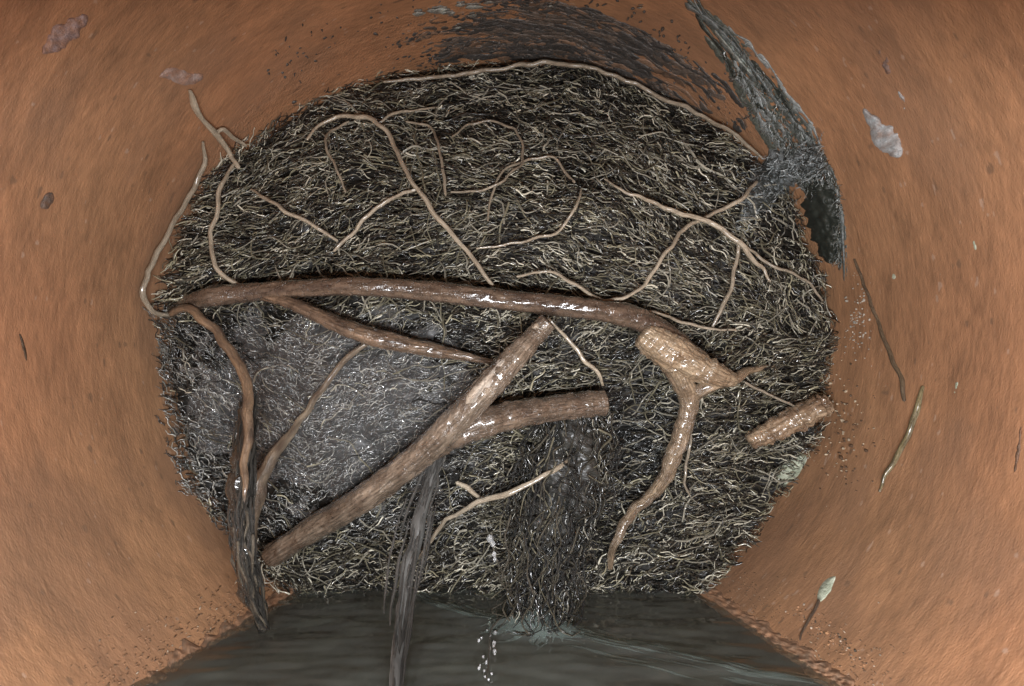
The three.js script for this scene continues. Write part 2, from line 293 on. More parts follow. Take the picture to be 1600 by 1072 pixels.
{
  const r = rng(20240927), dry = [], silt = [];
  const silty = (px, py) => {                          // where the mass is matted with grey silt
    const a = smooth(py, 455, 520) * (1 - smooth(px, 690, 800)) * (1 - smooth(py, 800, 900)), b = Math.exp(-(((px - 1215) / 62) ** 2 + ((py - 270) / 45) ** 2)), c = Math.exp(-(((px - 1000) / 70) ** 2 + ((py - 660) / 90) ** 2)) * 0.8;
    return clamp(Math.max(a, b, c) + 0.5 * fbm(px / 60, py / 60, 9, 3), 0, 1);
  };
  const flow = (px, py) => {                           // how the roots are combed: [angle, spread]
    let ang = lerp(-0.45, 0.42, smooth(px, 300, 1100)) + 1.5 * fbm(px / 150, py / 110, 4, 2), spread = 0.3;
    if (py > 480) { spread = 0.5; ang = lerp(ang, px < 480 ? 1.2 : px > 950 ? -0.5 : -0.4, 0.7) + 1.2 * fbm(px / 90, py / 90, 14, 2); }
    if (px > 1180 && py < 520) { ang = 1.0; spread = 0.6; }
    return [ang, spread];
  };
  for (let n = 0; n < 40000; n++) {
    const px = 215 + r() * 1110, py = 75 + r() * 860;
    const jitter = 1 + 0.9 * gauss(r); if (!inMass(px, py) && !(px < 620 && !inRecess(px, py) && massBase(px, py) < wallZ(px, py) + 1.5 + 3.5 * r() * r())) continue;
    if (fbm(px / 45, py / 45, 1.5, 3) < -0.16 && r() < 0.65) continue;      // dark gaps between the tufts
    const s = silty(px, py), isS = r() < s, left = 1 - smooth(px, 250, 420);
    let [ang, spread] = flow(px, py);
    ang += gauss(r) * spread; if (r() < 0.5) ang += Math.PI;
    const z = massBase(px, py) - 2.6 * r() * (1 + left * 0.8) + 1.4 * r() + (isS ? 0.9 : 0);
    const p = V(px, py, Math.min(z, wallZ(px, py) - 0.3 - 1.5 * r() * r())), dir = new THREE.Vector3(Math.cos(ang), -Math.sin(ang), (isS ? 0.1 : 0.4) * gauss(r));
    const kk = 0.75 + 0.5 * r(), vw = p.clone().normalize(); if (isS) dir.addScaledVector(vw, -0.9 * dir.dot(vw));   // the silted mat lies combed flat
    const damp = Math.exp(-(((px - 955) / 75) ** 2 + ((py - 700) / 120) ** 2)) + 0.7 * Math.exp(-(((px - 430) / 30) ** 2 + ((py - 660) / 130) ** 2));   // sodden zone by the tassel, darker strip right of the hanging root
    if (r() < damp * 0.8) { silt.push({ p, dir, size: (1.4 + 2 * r()) * MM, roll: r() * 6.3, fat: 1.6, c: r() < 0.15 ? [0.2 * kk, 0.21 * kk, 0.2 * kk] : [0.03 * kk, 0.031 * kk, 0.031 * kk] }); continue; }
    if (isS) silt.push({ p, dir, size: (1.6 + 2.0 * r()) * MM, roll: r() * 6.3, fat: 1.35, c: r() < 0.45 ? [0.028, 0.028, 0.026] : r() < 0.55 ? [0.11 * kk, 0.108 * kk, 0.096 * kk] : [0.31 * kk, 0.3 * kk, 0.262 * kk] });
    else dry.push({ p, dir, size: (2.2 + 3.8 * r() * r() + left * 0.8) * MM, roll: r() * 6.3, fat: 0.8 + 0.5 * r(), c: fibreTone(r, 0.3) });
  }
  scatter(mass, 'rootlet', M.fibre, dry); scatter(mass, 'silted_rootlet', M.silty, silt);
  // longer curling rootlets woven through the face
  const longs = [];
  for (let n = 0; n < 1900; n++) {
    let px = 260 + r() * 1030, py = 95 + r() * 800; if (!inMass(px, py)) continue;
    if (silty(px, py) > 0.5 && r() < 0.8) continue;
    const free = r() < 0.2, curl = gauss(r) * 0.28; let a = free ? r() * 6.28 : flow(px, py)[0] + 0.5 * gauss(r) + (r() < 0.5 ? Math.PI : 0);
    const len = 60 + 200 * r() * r(), steps = 10, pts = [], w = (free ? 2.6 : 1.9) + 2.2 * r() * r() * r();
    for (let i = 0; i <= steps; i++) {
      pts.push([px, py, w * (1 - 0.45 * i / steps), 1.3 + 1.3 * Math.sin(i * 0.8 + n)]); px += Math.cos(a) * len / steps; py += Math.sin(a) * len / steps;
      if (free) a += curl + 0.2 * gauss(r); else { let d = flow(px, py)[0] - a; d -= Math.PI * Math.round(d / Math.PI); a += 0.3 * d + 0.22 * gauss(r); }
      if (wallZ(px, py) < massBase(px, py) || inRecess(px, py)) break;
    }
    if (pts.length < 4) continue;
    const c = fibreTone(r, free ? 0.9 : 0.6); longs.push(rootGeo(pts, { sides: 5, segs: 18, wig: 0.0009, knob: 0.18, seed: n + 3, col: c, col2: c.map((v) => v * 0.6) }));
  }
  const lg = mergeGeometries(longs); part('long_rootlet', lg, M.root, mass).userData.kind = 'stuff';
}

{
  const pos = [], idx = [], nx = 260, ny = 200, id = [];
  for (let j = 0; j <= ny; j++) for (let i = 0; i <= nx; i++) {
    const px = lerp(250, 740, i / nx), py = lerp(478, 830, j / ny), e = 1 - (((px - 520) / 215) ** 2 + ((py - 630) / 150) ** 2) + 1.7 * fbm(px / 40, py / 40, 21, 4);
    const p = V(px, py, surf(px, py) - 2.3 - 1.3 * fbm(px / 22, py / 22, 6, 2) - 0.4 * n3(px / 6.5, py / 6.5, 3) - 0.16 * n3(px / 3.3, py / 3.3, 8));
    id.push(e > 0); pos.push(p.x, p.y, p.z);
  }
  for (let j = 0; j < ny; j++) for (let i = 0; i < nx; i++) { const a = j * (nx + 1) + i, b = a + nx + 1; if (id[a] && id[a + 1] && id[b] && id[b + 1]) idx.push(a, b, a + 1, a + 1, b, b + 1); }
  single('water_film', geometry(pos, idx), M.film, 'thin glistening water film over the silted roots left of the broken root', 'water film');
}
// ---------------------------------------------------------------- single roots
const BARK = [0.21, 0.145, 0.1], BARKD = [0.085, 0.058, 0.042], TAN = [0.52, 0.385, 0.25], TAND = [0.22, 0.15, 0.098], PALE = [0.62, 0.53, 0.4], PALED = [0.33, 0.26, 0.18], GREY = [0.075, 0.067, 0.055], GREYD = [0.03, 0.028, 0.024];
{
  const g = group('thick_root', V(310, 470, 97), 'thick brown root arching across the whole mass to a swollen fork', 'root');
  part('main_root', rootGeo([[262, 489, 12, 0], [300, 473, 26, 3], [335, 463, 32, 5], [400, 456, 28, 6], [470, 451, 27, 6.5], [560, 448, 28, 7], [650, 453, 31, 7], [750, 464, 31, 7], [850, 475, 31, 7], [930, 484, 33, 6.5], [982, 494, 36, 6.2], [1022, 510, 33, 5.4], [1060, 532, 26, 4.2], [1095, 560, 14, 3]], { sides: 36, segs: 300, fine: 0.05, knob: 0.1, seed: 4, col: BARK, col2: [0.1, 0.068, 0.05] }), M.bark, g);
  info(part('swollen_fork', rootGeo([[1006, 522, 44, 6.2], [1018, 531, 50, 6], [1036, 543, 54, 5.6], [1060, 556, 54, 5.2], [1090, 573, 46, 5], [1116, 585, 38, 4.6], [1146, 594, 22, 4]], { cut: true, sides: 56, segs: 130, fine: 0.05, knob: 0.12, seed: 9, col: [0.66, 0.5, 0.33], col2: [0.3, 0.2, 0.12] }), M.bark, g), 'pale tan swelling where the root divides');
  part('lower_root', rootGeo([[1052, 566, 44, 5], [1064, 592, 34, 5], [1077, 620, 30, 5], [1073, 650, 27, 5.5], [1060, 690, 27, 5.5], [1044, 738, 23, 5], [1014, 776, 17, 4], [978, 812, 15, 3.5], [958, 852, 13, 3], [953, 888, 8, 2]], { sides: 28, segs: 200, fine: 0.06, knob: 0.12, seed: 12, col: TAN, col2: TAND, wig: 0.0006 }), M.bark, g);
  part('side_root', rootGeo([[1076, 632, 20, 5], [1090, 614, 22, 4.8], [1112, 602, 22, 4.6], [1148, 592, 17, 3.5], [1178, 578, 11, 2.5], [1210, 572, 5, 1]], { sides: 10, segs: 30, knob: 0.15, seed: 15, col: TAN, col2: TAND, wig: 0.0006 }), M.bark, g);
  part('branch_root', rootGeo([[400, 459, 18, 5.5], [450, 472, 20, 5.2], [505, 497, 24, 4.8], [560, 520, 28, 4.5], [620, 536, 27, 4.5], [675, 547, 22, 4], [722, 556, 15, 3], [770, 565, 7, 2], [820, 566, 4, 1]], { sides: 28, segs: 180, fine: 0.06, knob: 0.12, seed: 21, col: [0.3, 0.2, 0.13], col2: BARKD }), M.bark, g);
  part('thin_branch', rootGeo([[578, 534, 7, 4], [545, 556, 9, 3.6], [512, 594, 9, 3.4], [482, 640, 10, 3.4], [455, 675, 13, 4], [428, 712, 18, 5], [408, 752, 22, 6], [396, 800, 22, 7], [390, 850, 18, 8]], { sides: 10, segs: 70, knob: 0.14, seed: 23, col: PALED, col2: BARKD, wig: 0.0007 }), M.root, g);
}
{
  const path = [[388, 606, 20, 90], [386, 655, 27, 87], [380, 725, 34, 83], [376, 800, 38, 80], [382, 870, 36, 79], [394, 930, 30, 80], [413, 984, 20, 81]];
  const g = group('hanging_root', V(412, 984, 81), 'grey slimy root hanging down the left wall into the water', 'root');
  part('upper_root', rootGeo([[268, 490, 10, 98], [292, 482, 13, 95], [332, 512, 14, 93.5], [368, 558, 15, 92], [386, 600, 16, 89.6], [388, 645, 15, 86.2], [385, 700, 13, 82.8], [381, 760, 9, 80], [379, 800, 4, 79]], { abs: true, sides: 12, segs: 60, knob: 0.16, seed: 31, col: [0.34, 0.22, 0.13], col2: BARKD, wig: 0.0006 }), M.root, g);
  part('slimy_tail', rootGeo(path.map(([x, y, w, z]) => [x, y, w * 0.8, z + 0.6]), { abs: true, sides: 16, segs: 100, knob: 0.3, seed: 32, col: GREY, col2: GREYD, wig: 0.001 }), M.bark, g);
  const r = rng(4411), st = [];
  for (let n = 0; n < 90; n++) {
    const t0 = r() * 4.6, len = 1 + r() * 1.6, side = (r() - 0.5) * 2, pts = [];
    for (let i = 0; i <= 5; i++) { const t = Math.min(6, t0 + len * i / 5), j = Math.min(5, Math.floor(t)), f = t - j, a = path[j], b = path[j + 1]; pts.push([lerp(a[0], b[0], f) + side * lerp(a[2], b[2], f) * 0.5 + 2.5 * gauss(r), lerp(a[1], b[1], f), (3 + 3 * r()) * (1 - 0.1 * i), lerp(a[3], b[3], f) - (1 - side * side) * 1.9 + 0.4]); }
    const k = 0.5 + r(), c = r() < 0.3 ? [0.17 * k, 0.14 * k, 0.1 * k] : [0.06 * k, 0.054 * k, 0.044 * k];
    st.push(rootGeo(pts, { abs: true, sides: 5, segs: 14, knob: 0.3, wig: 0.0005, seed: n + 900, col: c, col2: c.map((v) => v * 0.5) }));
  }
  part('root_strand', mergeGeometries(st), M.root, g).userData.kind = 'stuff';
}
{
  const g = group('broken_root', V(428, 880, 92), 'straight thick broken root slanting up across the lower mass', 'root');
  part('main_root', rootGeo([[424, 868, 34, 3], [480, 832, 38, 5], [560, 784, 41, 8], [640, 725, 44, 10], [700, 670, 44, 11], [760, 607, 42, 12], [803, 560, 37, 12.5], [836, 524, 31, 13], [856, 503, 28, 13]], { cut: true, sides: 40, segs: 260, fine: 0.05, knob: 0.1, seed: 41, col: [0.34, 0.26, 0.19], col2: [0.11, 0.076, 0.053] }), M.bark, g);
  info(part('pale_patch', rootGeo([[722, 640, 10, 13.2], [742, 618, 20, 14.2], [765, 592, 19, 14.2], [792, 562, 14, 13.8], [815, 540, 5, 13.2]], { sides: 12, segs: 50, knob: 0.35, seed: 44, col: [0.75, 0.67, 0.58], col2: [0.5, 0.38, 0.27] }), M.bark, g), 'pale strip along the broken root');  // pale raised strips on the upper part of the root
  for (const [n, p] of [[61, [[790, 566, 6, 13.6], [803, 550, 15, 13.9], [818, 534, 13, 13.8], [830, 520, 5, 13.4]]], [62, [[672, 706, 5, 12.2], [690, 690, 14, 12.8], [712, 664, 15, 13.2], [728, 648, 6, 13]]], [63, [[826, 520, 5, 14], [838, 510, 15, 14.4], [852, 500, 8, 14]]]])
    info(part('pale_patch', rootGeo(p, { sides: 12, segs: 40, knob: 0.45, seed: n, col: [0.62, 0.53, 0.42], col2: [0.36, 0.26, 0.18] }), M.bark, g), 'pale strip along the broken root');
  part('side_stub', rootGeo([[672, 705, 34, 7], [705, 682, 42, 8], [750, 663, 45, 7.5], [805, 648, 43, 6.5], [865, 638, 40, 5.5], [915, 632, 39, 5], [944, 630, 38, 5]], { cut: true, sides: 36, segs: 150, fine: 0.06, knob: 0.1, seed: 47, col: [0.28, 0.2, 0.14], col2: [0.11, 0.076, 0.055] }), M.bark, g);
}
{
  const g = scene.children.find((o) => o.name === 'thick_root'), r = rng(5150), hairs = [];
  const along = [[300, 473, 5], [335, 463, 7], [400, 456, 8], [470, 451, 8.5], [560, 448, 9], [650, 453, 9], [750, 464, 9], [850, 475, 9], [930, 484, 8.5], [985, 496, 8], [1060, 556, 7], [1116, 585, 6], [1075, 645, 7], [1050, 725, 6], [978, 812, 5]];
  for (let n = 0; n < 110; n++) {
    const t = r() * (along.length - 1.01), i = Math.floor(t), f = t - i, a = along[i], b = along[i + 1], x = lerp(a[0], b[0], f), y = lerp(a[1], b[1], f), l = lerp(a[2], b[2], f), s = r() < 0.5 ? -1 : 1, len = 18 + 40 * r(), th = s * (0.5 + 0.9 * r()), lean = r() < 0.5 ? 0 : Math.PI, pts = [];
    for (let k = 0; k <= 4; k++) { const q = k / 4; pts.push([x + Math.cos(lean + th) * len * q + 3 * gauss(r) * q, y + Math.sin(th) * len * q + 3 * gauss(r) * q, 4.2 * (1 - 0.6 * q), lerp(l * 0.75, 1.5, q)]); }
    const c = fibreTone(r, 0.8); hairs.push(rootGeo(pts, { sides: 5, segs: 10, wig: 0.0008, knob: 0.2, seed: n + 1300, col: c, col2: c.map((v) => v * 0.5) }));
  }
  part('root_hair', mergeGeometries(hairs), M.root, g).userData.kind = 'stuff';
}
single('root_piece', rootGeo([[1172, 690, 22, 3], [1200, 676, 32, 3.4], [1240, 656, 36, 3.6], [1272, 640, 34, 3.4], [1292, 630, 27, 3]], { cut: true, sides: 36, segs: 110, fine: 0.09, knob: 0.22, seed: 51, col: [0.55, 0.4, 0.26], col2: [0.17, 0.1, 0.06] }), M.bark, 'short stubby tan root piece by the right edge of the mass', 'root');
const G = 'thin pale roots over the mass';
const thin = (label, pts, o = {}) => { thin.n = (thin.n ?? 60) + 1; const k = o.tone ?? 1, c = (a) => a.map((v) => v * k); return single('thin_root', rootGeo(pts, { sides: 9, knob: 0.16, wig: 0.0008, thin: 0.76, seed: thin.n, lift: 2.0, col: c(PALE), col2: c(PALED), ...o }), M.root, label, 'root', G); };
thin('thin wiry root curving down the left wall clear of the mass', [[317, 222, 5, 0], [319, 248, 9, .3], [303, 298, 9, .8], [272, 344, 9, 1], [247, 390, 10, 1], [229, 430, 10, 1], [224, 460, 10, 1], [236, 484, 10, 1], [268, 491, 13, 1], [300, 484, 14, 1]], { lift: 0.5, tone: 0.8 });
{
  const g = group('root_tip', V(300, 150, 90), 'pale shaggy root tip lying up the left wall above the mass', 'root');
  part('main_root', rootGeo([[297, 142, 5, 0], [308, 170, 12, .5], [322, 192, 8, .6], [340, 212, 9, 1], [356, 235, 8, 2], [372, 262, 7, 3]], { sides: 9, knob: 0.4, wig: 0.0016, seed: 58, lift: 0.6, col: PALE, col2: PALED }), M.root, g);
  part('side_root', rootGeo([[338, 208, 5, 1], [350, 203, 7, 1.4], [366, 217, 7, 2], [384, 228, 5, 3]], { sides: 8, knob: 0.3, wig: 0.0012, seed: 59, lift: 0.6, col: PALE, col2: PALED }), M.root, g);
}
thin('long thin root bridging the top of the mass under the dark crown', [[600, 128, 5, 2], [650, 124, 7, 3], [720, 116, 8, 4], [790, 105, 8, 4.5], [850, 98, 8, 4.5], [905, 102, 8, 4.5], [960, 118, 8, 4], [1020, 145, 8, 3.5], [1090, 178, 8, 3], [1145, 207, 7, 2], [1190, 246, 4, 1]], { tone: 0.75 });
thin('straight pale root running from upper left down to the thick root', [[480, 218, 5, 1], [500, 195, 6, 1.5], [530, 183, 8, 2], [565, 183, 9, 2.5], [595, 195, 10, 3], [615, 225, 10, 3.2], [640, 275, 10, 3.2], [670, 320, 10, 3], [700, 355, 10, 3], [733, 398, 9, 2.4], [770, 447, 8, 2]], { wig: 0.0006 });
thin('arched pale root joining the straight root from lower left', [[522, 392, 6, 1], [545, 370, 8, 1.4], [575, 335, 8, 2], [605, 312, 8, 2], [650, 296, 7, 2]]);
thin('short pale root slanting across the left of the mass', [[392, 296, 4, 1], [415, 308, 7, 1.5], [450, 330, 8, 2], [490, 355, 8, 2], [527, 376, 6, 1]]);
thin('bent pale root down the left edge to the thick root', [[367, 255, 6, 1.5], [347, 290, 8, 2], [336, 330, 8, 2.4], [330, 370, 8, 2.5], [331, 402, 9, 3], [347, 430, 10, 3.5], [380, 449, 8, 4]]);
thin('faint thin root reaching right near the top of the straight root', [[592, 192, 4, 1], [615, 178, 6, 1.5], [645, 172, 5, 1.5], [682, 168, 4, 1]], { tone: 0.8 });
thin('thin root dropping vertically right of the straight root', [[635, 190, 4, 1], [668, 198, 5, 1.5], [687, 230, 6, 2], [692, 268, 6, 2], [696, 305, 5, 1]], { tone: 0.85 });
thin('long pale root slanting down the upper right', [[945, 280, 4, 1], [975, 299, 6, 2], [1012, 315, 8, 2.4], [1060, 330, 9, 3], [1110, 348, 11, 3.2], [1158, 382, 10, 3], [1185, 412, 8, 2], [1203, 440, 5, 1]]);
thin('S-curved pale root rising from the thick root to the silted joint', [[935, 470, 7, 3], [960, 470, 8, 3], [990, 460, 8, 3], [1016, 430, 8, 2.6], [1042, 390, 8, 2.2], [1078, 350, 8, 2], [1122, 332, 8, 2.2], [1160, 308, 9, 2.5], [1182, 285, 7, 2]]);
thin('thin root dropping from the crossing at the right', [[1155, 382, 8, 2.5], [1150, 410, 8, 2.2], [1143, 440, 8, 2], [1132, 475, 8, 1.8], [1112, 514, 6, 1]], { tone: 0.8 });
thin('curled pale root hooked in the middle of the upper mass', [[745, 388, 4, 1], [800, 380, 5, 1.5], [850, 370, 6, 2], [882, 352, 6, 2], [898, 325, 6, 2], [908, 296, 4, 1]]);
thin('pale root arching just above the middle of the thick root', [[808, 432, 5, 2], [850, 425, 6, 2.4], [890, 440, 7, 2.8], [918, 458, 7, 3], [948, 474, 5, 3]]);
thin('looping thin root in the upper centre', [[762, 345, 4, 1], [768, 300, 5, 1.5], [790, 265, 5, 1.5], [825, 252, 5, 1.6], [862, 248, 5, 1.6], [885, 270, 6, 1.6], [898, 285, 5, 1]], { tone: 0.85 });
thin('round thin root loop high in the centre', [[705, 300, 4, 1], [745, 298, 5, 1.5], [790, 280, 5, 1.6], [818, 245, 6, 1.8], [806, 205, 5, 1.6], [770, 190, 4, 1.4], [735, 196, 4, 1], [705, 215, 4, 1]], { tone: 0.8 });
thin('short thin root right of the thick root, level with the fork', [[1004, 486, 5, 3], [1048, 497, 6, 2.8], [1095, 511, 6, 2.4], [1150, 516, 4, 1]]);
thin('thin twisted root from the tip of the broken root down to the stub', [[858, 498, 5, 4], [884, 528, 8, 3], [905, 553, 9, 2.6], [928, 575, 9, 2.6], [942, 602, 6, 2]]);
thin('curved tan root low in the mass above the water', [[655, 872, 6, 1], [688, 826, 9, 2], [735, 791, 11, 3], [790, 771, 12, 4.5], [850, 744, 11, 6], [880, 724, 10, 6.5], [908, 702, 7, 6]], { tone: 0.9 });
thin('short stubby pale root beside the foreground strand', [[714, 754, 8, 2], [730, 765, 10, 2.4], [748, 777, 7, 1.5]]);
thin('thin root fork at the right below the crossing', [[1165, 385, 6, 2.5], [1190, 405, 6, 2], [1215, 418, 6, 2], [1260, 440, 5, 1.5], [1285, 470, 4, 1]], { tone: 0.8 });
thin('thin hooked root in the upper left', [[545, 190, 4, 1.5], [518, 205, 5, 1.6], [512, 235, 6, 1.8], [525, 262, 6, 1.6], [540, 300, 4, 1]], { tone: 0.8 });
thin('thin root trailing down beside the lower fork root', [[1080, 650, 4, 1.5], [1076, 700, 6, 2], [1070, 745, 6, 2], [1078, 775, 4, 1]], { tone: 0.7 });
thin('thin root lying right of the fork toward the stubby piece', [[1165, 598, 6, 2.5], [1195, 610, 6, 2], [1230, 632, 5, 2], [1250, 645, 4, 1.5]], { tone: 0.7 });
const wallRoot = (label, pts, o) => single('thin_root', rootGeo(pts, { sides: 8, knob: 0.2, wig: 0.0005, lift: 0.15, ...o }), M.root, label, 'root', 'thin roots on the right wall');
wallRoot('long dark hair root with pale tip stuck on the right wall', [[1335, 405, 3], [1350, 440, 4], [1366, 487, 5], [1383, 532, 5], [1397, 565, 6], [1408, 595, 7], [1413, 626, 5]], { seed: 101, col: [0.07, 0.045, 0.03], col2: [0.2, 0.14, 0.08] });
wallRoot('olive root sliver on the right wall, below the dark hair root', [[1442, 604, 4], [1432, 640, 8], [1418, 680, 8], [1398, 718, 7], [1382, 745, 5], [1374, 768, 3]], { seed: 103, col: [0.28, 0.22, 0.1], col2: [0.1, 0.075, 0.04] });

// ---------------------------------------------------------------- hanging tassel of fine roots dipping into the water
{
  const spine = [[905, 640, 90, 97], [890, 700, 130, 95], [872, 770, 140, 93], [856, 850, 118, 90], [848, 920, 104, 87], [844, 990, 92, 81]];
  const g = group('root_tassel', V(848, 985, 88), 'dark dripping tassel of fine roots hanging down into the water', 'root tassel', null, 'stuff');
  const P3 = spine.map(([x, y, w, z]) => V(x, y, z + 4.6)), rad = spine.map(([x, y, w, z]) => w * 0.4 / F * z * MM);
  part('dark_core', tube(P3, rad, { sides: 60, segs: 90, knob: 0.2, fine: 0.09, fineL: 0.008, seed: 71, col: [0.05, 0.047, 0.04], col2: [0.018, 0.018, 0.016] }), M.crust, g);
  const r = rng(717), strands = [];
  for (let n = 0; n < 170; n++) {
    const side = (r() - 0.5) * 2, t0 = r() * 3.2, pts = [], dep = r() * 5 - 1, flare = 1 + 0.25 * gauss(r), len = 1 + r() * 2.4;
    for (let i = 0; i <= 6; i++) {
      const t = Math.min(5, t0 + len * i / 6), j = Math.min(4, Math.floor(t)), f = t - j, a = spine[j], b = spine[j + 1];
      const x = lerp(a[0], b[0], f), y = lerp(a[1], b[1], f), w = lerp(a[2], b[2], f), z = lerp(a[3], b[3], f);
      pts.push([x + side * w * 0.5 * flare + (5 + 2.2 * i) * gauss(r), y + 3 * gauss(r), (2.4 + 2.0 * r()) * (1 - 0.1 * i), z - (1 - side * side) * 2.6 + dep]);
    }
    const t = r(), k = 0.6 + 0.7 * r(), c = t < 0.1 ? [0.26 * k, 0.23 * k, 0.15 * k] : t < 0.5 ? [0.11 * k, 0.095 * k, 0.065 * k] : [0.035 * k, 0.034 * k, 0.03 * k];
    strands.push(rootGeo(pts, { abs: true, sides: 5, segs: 16, knob: 0.3, wig: 0.0006, seed: n + 200, col: c, col2: c.map((v) => v * 0.5) }));
  }
  part('root_strand', mergeGeometries(strands), M.root, g).userData.kind = 'stuff';
  const fib = [];
  for (let n = 0; n < 1300; n++) {
    const t = r() * 4.9, j = Math.min(4, Math.floor(t)), f = t - j, a = spine[j], b = spine[j + 1], s = (r() - 0.5) * 2 * 1.05, w = lerp(a[2], b[2], f), z = lerp(a[3], b[3], f) - (1 - s * s) * 2.4 + r() * 3;
    const p = V(lerp(a[0], b[0], f) + s * w * 0.5, lerp(a[1], b[1], f), z); if (p.y < (waterY(z) - 1) * MM) continue;
    const q = r(), k = 0.7 + 0.6 * r();
    fib.push({ p, dir: new THREE.Vector3(0.35 * gauss(r) - 0.1, -1, 0.3 * gauss(r)), size: (1.8 + 2.4 * r()) * MM, roll: r() * 6.3, fat: 1.1, c: q < 0.07 ? [0.32 * k, 0.3 * k, 0.24 * k] : q < 0.4 ? [0.08 * k, 0.075 * k, 0.06 * k] : [0.022 * k, 0.023 * k, 0.022 * k] });
  }
  scatter(g, 'wet_rootlet', M.silty, fib);
}
// ---------------------------------------------------------------- strand in the foreground and the dripping thread
{
  const path = [[700, 676, 9, 92], [688, 704, 15, 91], [672, 755, 24, 89], [656, 810, 30, 86.5], [643, 870, 30, 83.5], [633, 930, 28, 79], [625, 990, 27, 73.5], [618, 1050, 26, 66.5], [614, 1110, 24, 60]], r = rng(1717);
  const g = group('slime_strand', V(614, 1110, 60), 'grey slime strand trailing from the broken root into the water', 'slime strand');
  part('slime_core', rootGeo(path, { abs: true, thin: 0.72, sides: 16, segs: 90, knob: 0.2, wig: 0.0006, seed: 81 }), M.slime, g);
  const st = [];
  for (let n = 0; n < 30; n++) {
    const t0 = r() * 6.6, len = 1.5 + r() * 2.5, side = gauss(r) * 0.4, pts = [];
    for (let i = 0; i <= 5; i++) { const t = Math.min(8, t0 + len * i / 5), j = Math.min(7, Math.floor(t)), f = t - j, a = path[j], b = path[j + 1]; pts.push([lerp(a[0], b[0], f) + side * lerp(a[2], b[2], f) + 1.2 * gauss(r), lerp(a[1], b[1], f), (3 + 3 * r()) * Math.sin(Math.PI * (0.15 + 0.7 * i / 5)), lerp(a[3], b[3], f) - 1.0]); }
    const k = 0.6 + 0.7 * r(); st.push(rootGeo(pts, { abs: true, sides: 5, segs: 16, knob: 0.2, wig: 0.0003, seed: n + 1600, col: [0.1 * k, 0.095 * k, 0.085 * k], col2: [0.05 * k, 0.047 * k, 0.042 * k] }));
  }
  part('slime_thread', mergeGeometries(st), M.root, g).userData.kind = 'stuff';
}
{
  const g = group('dripping_thread', V(765, 1060, 74), 'thin thread beaded with bright water drops beside the tassel', 'dripping thread');
  part('thread', rootGeo([[768, 832, 4, 93], [771, 858, 4, 92], [780, 885, 4, 91], [794, 925, 4, 89], [796, 952, 4, 88], [780, 968, 3.5, 84], [768, 985, 3, 80], [766, 1015, 3, 73.5], [760, 1060, 3, 64.5]], { abs: true, sides: 6, segs: 50, knob: 0.2, wig: 0.0005, seed: 83, col: [0.2, 0.18, 0.14], col2: [0.08, 0.07, 0.05] }), M.root, g);
  const r = rng(91);
  const drops = [[766, 842, 11, 92.6], [770, 850, 8, 92], [772, 866, 7, 91.4], [773, 874, 6, 91]];
  for (let i = 0; i < 26; i++) { const t = i / 25, py = 962 + 100 * Math.pow(t, 1.15); drops.push([767 - 7 * t + 8 * gauss(r) * 0.8, py, 3 + 4.5 * r() * r(), waterZ(py) - 0.6]); }
  for (const [x, y, w, z] of drops) { const s = new THREE.SphereGeometry(w / 2 / F * z * MM, 14, 10); s.scale(1, 1.15, 1); const p = V(x, y, z - 0.4); s.translate(p.x, p.y, p.z); part('drop', s, M.drop, g); }
}

// ---------------------------------------------------------------- deposits and scraps on the wall
// crust along pixel points [px, py, width], lying on the wall with its own thickness (mm)
function crustGeo(pts, thick, seed, c1, c2, o = {}) {
  const curve = new THREE.CatmullRomCurve3(pts.map(([x, y, w]) => new THREE.Vector3(x, y, w)), false, 'centripetal');
  const len = pts.reduce((s, p, i) => i ? s + Math.hypot(p[0] - pts[i - 1][0], p[1] - pts[i - 1][1]) : 0, 0), nl = Math.max(10, Math.round(len / (o.step ?? 4))), nw = o.nw ?? 12;
  const pos = [], col = [], uv = [], idx = [];
  for (let i = 0; i <= nl; i++) {
    const t = i / nl, p = curve.getPoint(t), d = curve.getTangent(t), L = Math.hypot(d.x, d.y) || 1, nx = -d.y / L, ny = d.x / L, endF = Math.sqrt(Math.min(1, Math.min(t, 1 - t) * nl * 0.35 + 0.02));
    for (let j = 0; j <= nw; j++) {
      const s = j / nw * 2 - 1, ef = o.edgePx ?? 18, edge = 1 + (o.ragged ?? 0.35) * 1.6 * fbm(p.x / ef, p.y / ef, seed + (s > 0 ? 3 : 0), 3), w = p.z / 2 * endF * edge, x = p.x + nx * s * w, y = p.y + ny * s * w;
      const prof = Math.pow(Math.max(0, 1 - s * s), 0.5), h = thick * prof * endF * (0.55 + (o.rough ?? 0.9) * (0.5 + fbm(x / (o.grainPx ?? 9), y / (o.grainPx ?? 9), seed, 3))) - 0.25;
      const q = V(x, y, (o.onMass ? surf(x, y) : wallZ(x, y)) - h); pos.push(q.x, q.y, q.z); uv.push(x / 7000, y / 7000);
      const m = clamp(0.5 + 1.5 * fbm(x / 11, y / 11, seed + 20, 3), 0, 1); col.push(lerp(c1[0], c2[0], m), lerp(c1[1], c2[1], m), lerp(c1[2], c2[2], m));
    }
  }
  const n0 = (nl + 1) * (nw + 1);
  for (let i = 0; i <= nl; i++) for (let j = 0; j <= nw; j++) { const k = (i * (nw + 1) + j) * 3, f = 1 + 0.0006 / Math.hypot(pos[k], pos[k + 1]); pos.push(pos[k] * f, pos[k + 1] * f, pos[k + 2]); uv.push(0, 0); col.push(...c2); }
  for (let i = 0; i < nl; i++) for (let j = 0; j < nw; j++) { const a = i * (nw + 1) + j, b = a + nw + 1; idx.push(a, b, a + 1, a + 1, b, b + 1, n0 + a, n0 + a + 1, n0 + b, n0 + a + 1, n0 + b + 1, n0 + b); }
  return geometry(pos, idx, uv, col);
}
